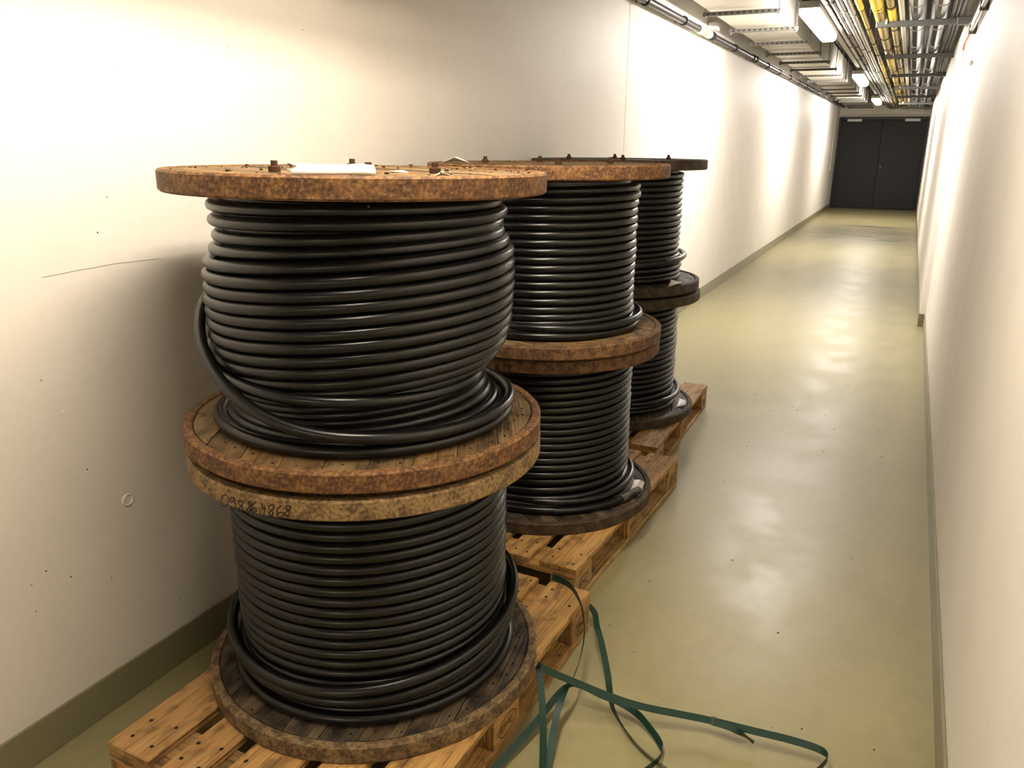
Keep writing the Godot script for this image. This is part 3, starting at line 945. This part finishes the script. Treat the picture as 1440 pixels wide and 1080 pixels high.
func build_reels() -> void:
	make_flange_meshes()
	var HL := 0.681         # lower reels: 0.144 .. 0.825
	var HU := 0.658         # upper reels stand on the nuts below
	var YU := 0.144 + HL + 0.0115
	var gapL := HL - 2 * FT
	var gapU := HU - 2 * FT
	rng.seed = 3
	# --- first stack, lower reel
	var st := regular(17, gapL - 0.016, 0.0283, 0.354, 0.0015, 0.004)
	st.append_array([[0.083, 0.356, 0.008], [0.06, 0.358, 0.006], [0.038, 0.36, 0.002], [0.0155, 0.352, 0], [0.0155, 0.377, 0.0], [0.0155, 0.377, 0]])
	var core_l := [[0.18, 0.0], [0.318, 0.001], [0.336, 0.04], [0.338, gapL - 0.01], [0.2, gapL]]
	var r1 := reel(Vector3(-1.2156, 0.144, -1.6655), HL, "lower reel of the nearest stack, with a handwritten number on its upper rim", {
		seed = 101, turn = 0.15, rim_low = M.rim_grey, plank_low = M.dark_shaded_plank, rim_top = M.rim_pale, plank_top = M.plank, core = core_l, stations = st, tilt_dir = 126.0, start = 216.0, wob = 0.0012,
		loose = [[[-130, 0.15, 0.37], [-95, 0.142, 0.385], [-60, 0.125, 0.392], [-30, 0.105, 0.39], [10, 0.095, 0.386], [50, 0.115, 0.386], [90, 0.15, 0.39], [120, 0.178, 0.391], [150, 0.19, 0.385], [190, 0.2, 0.37]],
			[[-110, 0.08, 0.34], [-60, 0.076, 0.368], [-20, 0.072, 0.381], [30, 0.072, 0.383], [80, 0.105, 0.386], [115, 0.14, 0.384], [150, 0.15, 0.37]]],
		bolts = ring_bolts(-1.2156, -1.6655, 0.24, 6, 0.3), tall = false})
	var HAND := [
		[Vector2(-8.31,0.8047),Vector2(-10.11,0.7973),Vector2(-11.00,0.7835),Vector2(-10.59,0.7726),Vector2(-9.02,0.7752),Vector2(-7.57,0.7837),Vector2(-7.28,0.7951),Vector2(-7.71,0.8029),Vector2(-8.41,0.8045)],
		[Vector2(-4.64,0.8039),Vector2(-5.83,0.8038),Vector2(-6.69,0.7945),Vector2(-6.21,0.7905),Vector2(-5.16,0.7958),Vector2(-4.64,0.8036),Vector2(-4.55,0.7916),Vector2(-4.68,0.7779),Vector2(-6.00,0.7758)],
		[Vector2(-1.96,0.8026),Vector2(-3.14,0.7987),Vector2(-3.24,0.7919),Vector2(-1.79,0.7860),Vector2(-2.11,0.7774),Vector2(-3.37,0.7745),Vector2(-3.44,0.7794),Vector2(-1.82,0.7931),Vector2(-1.52,0.8007),Vector2(-2.01,0.8025)],
		[Vector2(1.30,0.8063),Vector2(0.38,0.8004),Vector2(0.74,0.7939),Vector2(1.01,0.7854),Vector2(0.25,0.7774),Vector2(-0.38,0.7804),Vector2(0.12,0.7875),Vector2(1.74,0.8008),Vector2(1.30,0.8063)],
		[Vector2(3.05,0.8081),Vector2(1.69,0.7972),Vector2(1.28,0.7859),Vector2(1.98,0.7802),Vector2(3.18,0.7853),Vector2(3.10,0.7923),Vector2(2.13,0.7917),Vector2(1.33,0.7860)],
		[Vector2(5.15,0.8049),Vector2(5.07,0.7951),Vector2(6.24,0.7963)],
		[Vector2(5.95,0.8016),Vector2(5.48,0.7789)],
		[Vector2(8.71,0.8085),Vector2(7.40,0.8048),Vector2(7.28,0.7989),Vector2(8.51,0.7907),Vector2(8.31,0.7826),Vector2(7.25,0.7813),Vector2(7.20,0.7874),Vector2(8.59,0.7979),Vector2(8.98,0.8062),Vector2(8.71,0.8085)],
		[Vector2(11.19,0.8094),Vector2(9.97,0.7994),Vector2(9.61,0.7867),Vector2(10.33,0.7801),Vector2(11.49,0.7843),Vector2(11.78,0.7916),Vector2(10.92,0.7934),Vector2(9.73,0.7878)],
		[Vector2(13.92,0.8101),Vector2(12.85,0.8110),Vector2(12.57,0.8046),Vector2(13.46,0.7958),Vector2(13.28,0.7878),Vector2(12.18,0.7868),Vector2(12.01,0.7919),Vector2(13.64,0.8029),Vector2(13.92,0.8101)]]
	write_on(r1, HAND, 0.0029, "handwritten_number")
	# --- first stack, upper reel
	st = [[0.548, 0.33, 0.0], [0.522, 0.352, 0.0], [0.490, 0.342, 0.006], [0.461, 0.338, 0.012],
		[0.436, 0.352, 0.018], [0.408, 0.369, 0.02], [0.379, 0.371, 0.021], [0.351, 0.370, 0.022], [0.323, 0.371, 0.022], [0.295, 0.369, 0.023], [0.267, 0.368, 0.023], [0.238, 0.366, 0.023], [0.21, 0.362, 0.024], [0.182, 0.355, 0.026],
		[0.154, 0.342, 0.028], [0.13, 0.326, 0.03], [0.108, 0.308, 0.03], [0.087, 0.294, 0.028], [0.068, 0.296, 0.022], [0.052, 0.308, 0.016], [0.038, 0.326, 0.01], [0.026, 0.345, 0.005], [0.0165, 0.366, 0.0], [0.0155, 0.371, 0.0], [0.0155, 0.372, 0.0]]
	var core_u := [[0.18, 0.0], [0.27, 0.001], [0.27, 0.06], [0.30, 0.12], [0.325, 0.18], [0.328, gapU - 0.012], [0.2, gapU]]
	var t1 := reel(Vector3(-1.2158, YU, -1.6644), HU, "upper reel of the nearest stack, its cable sagging loose at the bottom", {
		seed = 102, turn = 0.5, rim_low = M.rim_rust, plank_low = M.plank, rim_top = M.rim_rust, plank_top = M.plank, core = core_u, stations = st, tilt_dir = 118.0, start = 216.0, wob = 0.0016,
		loose = [[[-110, 0.36, 0.372], [-85, 0.335, 0.388], [-62, 0.29, 0.396], [-45, 0.235, 0.398], [-25, 0.165, 0.396], [-5, 0.105, 0.392], [15, 0.066, 0.388], [40, 0.05, 0.385], [70, 0.046, 0.381], [100, 0.0445, 0.377], [130, 0.044, 0.373], [170, 0.044, 0.36]],
			[[-140, 0.28, 0.36], [-100, 0.23, 0.385], [-70, 0.19, 0.392], [-45, 0.165, 0.385], [-20, 0.145, 0.375], [10, 0.128, 0.36], [50, 0.12, 0.335], [90, 0.12, 0.31], [110, 0.12, 0.295]]],
		bolts = [Vector2(-1.229, -1.379), Vector2(-1.296, -1.745), Vector2(-0.961, -1.596), Vector2(-1.03, -1.44)], tall = true})
	# it sits a little askew on the nuts of the reel below
	t1.basis = Basis(Vector3(0.59, 0, 0.807), -0.0085)
	t1.position.y += 0.0035
	rng.seed = 9
	# --- second stack
	st = regular(17, gapL - 0.016, 0.0288, 0.342, 0.002, 0.002)
	st.append_array([[0.065, 0.345, 0.004], [0.038, 0.348, 0.002], [0.0155, 0.352, 0], [0.0155, 0.372, 0], [0.0155, 0.372, 0]])
	var core_2 := [[0.18, 0.0], [0.31, 0.001], [0.324, 0.04], [0.326, gapL - 0.01], [0.2, gapL]]
	var r2 := reel(Vector3(-1.2527, 0.144, -2.9491), HL, "lower reel of the middle stack, its taped cable end on the flange", {
		seed = 103, turn = 0.9, rim_low = M.rim_dark, plank_low = M.dark_shaded_plank, rim_top = M.rim_brown, plank_top = M.dark_shaded_plank, core = core_2, stations = st, tilt_dir = 116.0, start = 200.0, wob = 0.0012,
		loose = [[[30, 0.0155, 0.378], [55, 0.016, 0.386], [75, 0.017, 0.402], [90, 0.018, 0.424]],
			[[0, 0.044, 0.34], [60, 0.044, 0.37], [100, 0.055, 0.374], [140, 0.06, 0.368], [180, 0.06, 0.355]]],
		bolts = ring_bolts(-1.2527, -2.9491, 0.24, 6, 0.1), tall = false})
	var HAND2 := [
		[Vector2(-0.47,0.7920),Vector2(1.14,0.7994),Vector2(-0.14,0.7780)],
		[Vector2(1.78,0.7966),Vector2(0.83,0.7837),Vector2(1.78,0.7789),Vector2(2.42,0.7853),Vector2(1.02,0.7858)],
		[Vector2(3.66,0.7983),Vector2(4.59,0.8039),Vector2(4.29,0.7798)],
		[Vector2(5.82,0.7977),Vector2(7.33,0.8060),Vector2(7.64,0.7991),Vector2(6.14,0.7813),Vector2(8.25,0.7844)],
		[Vector2(10.62,0.7988),Vector2(11.80,0.7924),Vector2(10.46,0.7859)]]
	write_on(r2, HAND2, 0.0026, "handwritten_number")
	part("tape_wrap", tube(smooth([Vector3(0.4015 * sin(1.29), FT + 0.017, 0.4015 * cos(1.29)), Vector3(0.424 * sin(1.58), FT + 0.0185, 0.424 * cos(1.58))], 3), 0.0165, 12), M.tape, r2)
	st = regular(16, gapU - 0.024, 0.0296, 0.334, 0.0025, 0.0)
	st[1][1] = 0.344
	st.append_array([[0.07, 0.335, 0.004], [0.043, 0.337, 0.004], [0.0165, 0.345, 0.0], [0.0155, 0.358, 0], [0.0155, 0.359, 0]])
	var core_3 := [[0.18, 0.0], [0.30, 0.001], [0.315, 0.04], [0.316, gapU - 0.01], [0.2, gapU]]
	reel(Vector3(-1.2402, YU, -2.9104), HU, "upper reel of the middle stack, evenly wound black cable", {
		seed = 104, turn = 1.3, rim_low = M.rim_brown, plank_low = M.plank, rim_top = M.rim_rust, plank_top = M.plank, core = core_3, stations = st, tilt_dir = 116.0, start = 200.0, wob = 0.0016,
		loose = [[[-60, 0.05, 0.31], [-20, 0.046, 0.33], [20, 0.044, 0.35], [60, 0.044, 0.362], [100, 0.046, 0.37], [130, 0.05, 0.368], [170, 0.06, 0.355]]],
		bolts = ring_bolts(-1.2402, -2.9104, 0.24, 4, 0.55), tall = true})
	# --- third stack
	st = regular(17, gapL - 0.016, 0.0292, 0.338, 0.003, 0.002)
	st.append_array([[0.05, 0.345, 0.004], [0.0155, 0.352, 0.0], [0.0155, 0.353, 0]])
	reel(Vector3(-1.3749, 0.144, -4.1865), HL, "lower reel of the farthest stack, a small white tag on its flange", {
		seed = 105, turn = 0.3, rim_low = M.rim_dark, plank_low = M.dark_shaded_plank, rim_top = M.rim_dark, plank_top = M.dark_shaded_plank, core = core_2, stations = st, tilt_dir = 112.0, start = 200.0, wob = 0.0018,
		loose = [[[0, 0.06, 0.33], [40, 0.06, 0.352], [80, 0.062, 0.372], [110, 0.075, 0.376], [140, 0.09, 0.37], [175, 0.1, 0.35]]],
		bolts = ring_bolts(-1.3749, -4.1865, 0.24, 6, 0.0), tall = false})
	st = regular(15, gapU - 0.02, 0.0296, 0.33, 0.0035, 0.0)
	st.append_array([[0.105, 0.345, 0.004], [0.076, 0.348, 0.004], [0.047, 0.34, 0.002], [0.0165, 0.342, 0.0], [0.0155, 0.345, 0]])
	reel(Vector3(-1.3842, YU, -4.1845), HU, "upper reel of the farthest stack, scraps of pale paper on its lower flange", {
		seed = 106, turn = 0.7, rim_low = M.rim_dark, plank_low = M.dark_shaded_plank, rim_top = M.rim_dark, plank_top = M.dark_shaded_plank, core = core_3, stations = st, tilt_dir = 112.0, start = 200.0, wob = 0.0018,
		loose = [[[-10, 0.1, 0.32], [30, 0.1, 0.338], [70, 0.11, 0.362], [105, 0.122, 0.37], [140, 0.13, 0.365], [175, 0.14, 0.345]]],
		bolts = ring_bolts(-1.3842, -4.1845, 0.26, 4, 0.4), tall = true})

func write_on(r: Node3D, list: Array, width: float, called: String) -> void:
	var R := FR + 0.0007
	var conv := []
	for s in list:
		var g := []
		for p in s:
			g.append(Vector2(deg_to_rad(p.x) * R, p.y - r.position.y))
		conv.append(g)
	var o := part(called, strokes(conv, width, func(q): return Vector3(R * sin(q.x / R), q.y, R * cos(q.x / R)), func(q): return Vector3(sin(q.x / R), 0, cos(q.x / R))), M.ink, r)
	o.set_meta("label", "number written by hand in dark marker")

# ---------------------------------------------------------------- small things
func folded_paper(at: Vector3, turn: float) -> void:
	# a document sleeve rolled flat: closed profile swept along its length
	var b := Builder.new()
	var prof := []
	for i in 17:
		var a := PI * 0.5 + PI * i / 16.0
		prof.append(Vector2(-0.026 + 0.011 * cos(a), 0.0115 + 0.011 * sin(a)))
	for i in 13:
		var k := i / 12.0
		prof.append(Vector2(lerpf(-0.02, 0.036, k), 0.0008 + 0.002 * sin(k * PI)))
	for i in 9:
		var a := -PI / 2 + PI * i / 8.0
		prof.append(Vector2(0.036 + 0.006 * cos(a), 0.0068 + 0.006 * sin(a)))
	for i in 13:
		var k := i / 12.0
		prof.append(Vector2(lerpf(0.034, -0.026, k), lerpf(0.0128, 0.0225, k) + 0.002 * sin(k * PI)))
	var L := 0.155
	var n := 16
	var m := prof.size()
	for j in n + 1:
		var k := float(j) / n
		for i in m:
			var p: Vector2 = prof[i]
			var q: Vector2 = prof[(i + 1) % m] - prof[(i - 1 + m) % m]
			var sag := 1.0 - 0.16 * sin(k * PI) - 0.2 * smoothstep(0.85, 1.0, k)
			var skew := 0.012 * smoothstep(0.7, 1.0, k)
			b.vert(Vector3((k - 0.5) * L + (0.006 * sin(p.x * 90.0) if j == 0 else 0.0), p.y * sag, p.x + skew), Vector3(0, -q.x, q.y).normalized() * -1.0, Vector2(k, float(i) / m))
	for j in n:
		for i in m:
			var i2 := (i + 1) % m
			b.quad(j * m + i, j * m + i2, (j + 1) * m + i2, (j + 1) * m + i)
	var t := thing("rolled_paper", at, turn, "white document sleeve rolled flat on top of the nearest reel", "paper")
	part("outer_sheet", b.done(), M.paper, t)
	var b2 := Builder.new()
	add_prism(b2, [Vector2(-L / 2 - 0.014, -0.028), Vector2(-L / 2 + 0.03, -0.03), Vector2(-L / 2 + 0.03, 0.026), Vector2(-L / 2 - 0.006, 0.022)], 0.0085, 0.0105)
	part("inner_sheet", b2.done(), M.card, t)

func scrap(called: String, poly: Array, y: float, th: float, mat: Material, label: String, category: String, lift := 0.0) -> void:
	var mid := Vector2.ZERO
	for p in poly:
		mid += p
	mid /= poly.size()
	var b := Builder.new()
	var top := []
	var bot := []
	var uv := []
	for i in poly.size():
		var p: Vector2 = poly[i] - mid
		var hh: float = lift * (1.0 if i % 2 else 0.0)
		top.append(Vector3(p.x, th + hh, p.y)); bot.append(Vector3(p.x, hh, p.y)); uv.append(Vector2.ZERO)
	var c := Vector3(0, th + lift * 0.3, 0)
	for i in poly.size():
		var j := (i + 1) % poly.size()
		b.face([c, top[i], top[j]], Vector3.UP, [Vector2.ZERO, Vector2.ZERO, Vector2.ZERO])
		b.face([c - Vector3(0, th, 0), bot[i], bot[j]], Vector3.DOWN, [Vector2.ZERO, Vector2.ZERO, Vector2.ZERO])
		b.face([bot[i], bot[j], top[j], top[i]], (top[i] + top[j]) * Vector3(1, 0, 1), [Vector2.ZERO, Vector2.ZERO, Vector2.ZERO, Vector2.ZERO])
	solo(called, b.done(), mat, Vector3(mid.x, y, mid.y), label, category)

func build_straps() -> void:
	var W := 0.0195
	var TH := 0.0012
	var U := Vector3.UP
	var tilt := Vector3(0.02, 0.8, -0.6)
	# long strap with a fold against the pallet and a loop to the right
	var a := [Vector3(-0.631,0.020,-1.517),Vector3(-0.669,0.050,-1.612),Vector3(-0.706,0.090,-1.692),Vector3(-0.750,0.150,-1.768),Vector3(-0.756,0.163,-1.776),Vector3(-0.748,0.155,-1.779),Vector3(-0.677,0.120,-1.809),Vector3(-0.561,0.080,-1.842),Vector3(-0.475,0.060,-1.866),Vector3(-0.372,0.045,-1.901),Vector3(-0.291,0.040,-1.919),Vector3(-0.183,0.045,-1.922),Vector3(-0.093,0.045,-1.930),Vector3(-0.024,0.042,-1.932),Vector3(0.003,0.040,-1.920),Vector3(0.001,0.035,-1.897),Vector3(-0.028,0.020,-1.852),Vector3(-0.101,0.015,-1.756)]
	var ad := [Vector3(0.85, 0.35, -0.2), Vector3(0.85, 0.35, -0.2), Vector3(0.85, 0.3, -0.3), Vector3(0.8, 0.4, -0.5), Vector3(0.4, 0.75, -0.6), tilt, tilt, tilt, tilt, tilt, tilt, tilt, tilt, tilt, U, U, U, U]
	var s := thing("plastic_strap", Vector3(0, 0, 0), 0, "green plastic strap folded by the pallet, its long loop reaching right", "strap", "green straps on the floor")
	part("strap_band", band(a, ad, W, TH), M.strap, s)
	var seal := part("strap_seal", box(Vector3(0.012, 0.024, 0.006), 0.001), M.channel, s, Vector3(-0.291, 0.040, -1.919), Vector3(-0.6, 0.2, 0))
	seal.set_meta("label", "crimped metal strap seal")
	part("strap_tail", band([Vector3(-0.291,0.041,-1.915),Vector3(-0.24,0.042,-1.912),Vector3(-0.2,0.034,-1.905),Vector3(-0.178,0.026,-1.9)], [tilt, tilt, Vector3(0.1, 0.9, 0.5), Vector3(0.1, 0.95, 0.4)], W, TH), M.strap, s)
	# strap coming from behind the pallet corner
	var b := [Vector3(-0.80,0.050,-2.302),Vector3(-0.752,0.070,-2.232),Vector3(-0.716,0.075,-2.155),Vector3(-0.679,0.060,-2.096),Vector3(-0.626,0.036,-2.000),Vector3(-0.594,0.018,-1.933),Vector3(-0.560,0.012,-1.872),Vector3(-0.506,0.011,-1.812),Vector3(-0.440,0.011,-1.760),Vector3(-0.352,0.011,-1.718),Vector3(-0.243,0.011,-1.679)]
	var flatd := Vector3(0.8, 0.3, -0.4)
	var bd := [flatd, flatd, flatd, flatd, Vector3(0.8, 0.35, -0.4), Vector3(0.6, 0.6, -0.4), Vector3(0.2, 0.95, 0.1), Vector3(-0.3, 0.9, 0.3), Vector3(-0.4, 0.75, 0.5), Vector3(-0.4, 0.75, 0.5), Vector3(-0.4, 0.75, 0.5)]
	s = thing("plastic_strap", Vector3.ZERO, 0, "green plastic strap curling out from behind the pallet corner", "strap", "green straps on the floor")
	part("strap_band", band(b, bd, W, TH), M.strap, s)
	var c := [Vector3(-0.771,0.016,-1.472),Vector3(-0.756,0.020,-1.562),Vector3(-0.729,0.035,-1.718),Vector3(-0.713,0.050,-1.821),Vector3(-0.693,0.060,-1.865),Vector3(-0.658,0.060,-1.876),Vector3(-0.603,0.050,-1.875),Vector3(-0.551,0.040,-1.880),Vector3(-0.494,0.030,-1.869),Vector3(-0.443,0.022,-1.834),Vector3(-0.406,0.018,-1.797),Vector3(-0.392,0.018,-1.766),Vector3(-0.395,0.018,-1.730),Vector3(-0.417,0.015,-1.681)]
	var cd := [Vector3(-0.7, 0.5, -0.3), Vector3(-0.7, 0.5, -0.3), Vector3(-0.7, 0.5, -0.3), Vector3(-0.6, 0.6, -0.2), Vector3(-0.2, 0.8, 0.4), tilt, tilt, tilt, tilt, Vector3(0.5, 0.8, -0.1), Vector3(0.5, 0.85, -0.1), U, U, U]
	s = thing("plastic_strap", Vector3.ZERO, 0, "green plastic strap arching low and closing in a small loop", "strap", "green straps on the floor")
	part("strap_band", band(c, cd, W, TH), M.strap, s)
	var d := [Vector3(-0.918,0.148,-2.262),Vector3(-0.845,0.158,-2.225),Vector3(-0.782,0.165,-2.150),Vector3(-0.748,0.145,-2.105),Vector3(-0.723,0.110,-2.055),Vector3(-0.696,0.100,-1.955),Vector3(-0.681,0.100,-1.865),Vector3(-0.683,0.090,-1.809),Vector3(-0.684,0.070,-1.756),Vector3(-0.673,0.050,-1.700),Vector3(-0.652,0.030,-1.617),Vector3(-0.634,0.020,-1.542)]
	var edge := Vector3(-0.3, 0.85, -0.5)
	var dd := [edge, edge, Vector3(0.45, 0.6, 0.6), Vector3(0.45, 0.55, 0.65), Vector3(0.4, 0.6, 0.7), Vector3(0.35, 0.6, 0.7), Vector3(0.2, 0.7, 0.6), Vector3(0.6, 0.4, 0.2), Vector3(0.9, 0.1, -0.2), Vector3(0.9, 0.1, -0.2), Vector3(0.9, 0, -0.2), Vector3(0.9, 0, -0.2)]
	s = thing("plastic_strap", Vector3.ZERO, 0, "green plastic strap hanging edge on over the near pallet", "strap", "green straps on the floor")
	part("strap_band", band(d, dd, W, TH), M.strap, s)

func build_small() -> void:
	var top := 0.144 + 0.681 + 0.0115 + 0.658
	var low := 0.144 + FT
	folded_paper(Vector3(-1.02, top + 0.0035, -1.322), 0.664)
	scrap("card_scrap", [Vector2(-1.09, -1.60), Vector2(-1.06, -1.585), Vector2(-1.035, -1.615), Vector2(-1.07, -1.64)], top - 0.002, 0.003, M.card, "pale wood chip lying flat on the top of the nearest reel", "scrap", 0.004)
	scrap("card_scrap", [Vector2(-0.90, -1.50), Vector2(-0.87, -1.49), Vector2(-0.865, -1.515), Vector2(-0.895, -1.525)], top - 0.002, 0.002, M.card, "small yellowish splinter near the rim of the nearest reel top", "scrap", 0.008)
	scrap("card_scrap", [Vector2(-1.60, -2.73), Vector2(-1.53, -2.70), Vector2(-1.50, -2.76), Vector2(-1.57, -2.79)], top - 0.002, 0.002, M.paper, "white paper scrap on the top of the middle reel", "scrap", 0.02)
	solo("steel_strip", band([Vector3(0.02, 0.0018, 0.02), Vector3(-0.02, 0.0018, -0.01), Vector3(-0.07, 0.004, -0.05), Vector3(-0.1, 0.002, -0.08)], [Vector3(0.6, 0, -0.7), Vector3(0.6, 0, -0.7), Vector3(0.6, 0, -0.7), Vector3(0.6, 0, -0.7)], 0.014, 0.002), M.rust, Vector3(-1.09, top - 0.0015, -1.28), "rusty metal strip beside the rolled paper", "strip")
	scrap("cable_label", [Vector2(-0.874, -2.965), Vector2(-0.90, -3.053), Vector2(-0.866, -3.104), Vector2(-0.835, -3.06), Vector2(-0.83, -2.985)], low - 0.002, 0.001, M.paper, "white paper tag at the taped cable end of the middle stack", "label", 0.012)
	scrap("cable_label", [Vector2(-0.982, -4.165), Vector2(-0.994, -4.275), Vector2(-0.968, -4.30), Vector2(-0.94, -4.174)], low - 0.002, 0.001, M.paper, "small white tag on the bottom flange of the farthest stack", "label", 0.015)
	var mid := 0.144 + 0.681 + 0.0115 + FT
	scrap("cable_label", [Vector2(-1.018, -3.96), Vector2(-1.03, -4.05), Vector2(-0.985, -4.098), Vector2(-0.955, -3.98)], mid - 0.002, 0.001, M.card, "crumpled pale tag on the middle flanges of the farthest stack", "label", 0.02)
	# wood crumbs on the floor by the pallets
	rng.seed = 55
	var b := Builder.new()
	for i in 34:
		var p := Vector3(rng.randf_range(-0.72, 0.15), 0.0012, rng.randf_range(-1.6, -6.0))
		var s := rng.randf_range(0.0015, 0.0045)
		add_box(b, p, Vector3(s * rng.randf_range(0.8, 2.2), 0.0024, s), 0.0006)
	solo("floor_crumbs", b.done(), M.burn, Vector3.ZERO, "scattered tiny wood crumbs on the floor", "crumbs", "", "stuff")
	b = Builder.new()
	for i in 40:
		var rr := 0.44 * sqrt(rng.randf())
		var th := rng.randf() * TAU
		add_box(b, Vector3(-1.2158 + rr * sin(th), top + 0.0055, -1.6644 + rr * cos(th)), Vector3(rng.randf_range(0.002, 0.01), 0.004, rng.randf_range(0.002, 0.006)), 0.0005)
	solo("wood_crumbs", b.done(), M.burn, Vector3.ZERO, "bits of bark and wood on the nearest reel top", "crumbs", "", "stuff")

func _ready() -> void:
	var cam := Camera3D.new()
	cam.name = "camera"
	add_child(cam)
	cam.position = Vector3(0, 1.5556, 0)
	cam.rotation_order = EULER_ORDER_YXZ
	cam.rotation_degrees = Vector3(-16.528, 25.4609, 0.4569)
	cam.fov = rad_to_deg(2.0 * atan(540.0 / 1129.08))
	cam.near = 0.02
	cam.far = 100.0
	cam.current = true
	var we := WorldEnvironment.new()
	we.name = "environment"
	var env := Environment.new()
	env.background_mode = Environment.BG_COLOR
	env.background_color = Color(0.02, 0.02, 0.02)
	env.tonemap_mode = Environment.TONE_MAPPER_LINEAR
	env.tonemap_exposure = 1.12
	env.sdfgi_enabled = true
	env.ssao_enabled = true
	env.ssil_enabled = true
	we.environment = env
	add_child(we)
	make_materials()
	var warm := Color(1.0, 0.94, 0.85)
	var cool := Color(1.0, 0.97, 0.94)
	ceiling_lamp(4.6, "unseen tube lamp added behind the camera as fill light", warm, 11.0)  # added out of view to fill the near shadows
	ceiling_lamp(-1.45, "tube lamp on the ceiling above the nearest stack", warm, 9.0)
	ceiling_lamp(-7.5, "nearest of the three lit tube lamps in view", cool, 13.5)
	ceiling_lamp(-13.5, "middle one of the three lit tube lamps in view", cool, 13.5)
	ceiling_lamp(-19.6, "farthest lit tube lamp, close to the black door", cool, 13.5)
	build_shell()
	build_door()
	build_services()
	pallet(Vector3(-0.798, 0, -1.0386), deg_to_rad(-1.1835), "nearest wooden pallet, under the stack with the loose cable", 201)
	pallet(Vector3(-0.8643, 0, -2.3471), deg_to_rad(-2.5915), "middle one of the three wooden pallets along the wall", 202)
	pallet(Vector3(-0.9407, 0, -3.6295), deg_to_rad(0.8016), "farthest of the three wooden pallets along the wall", 203)
	build_reels()
	build_straps()
	build_small()
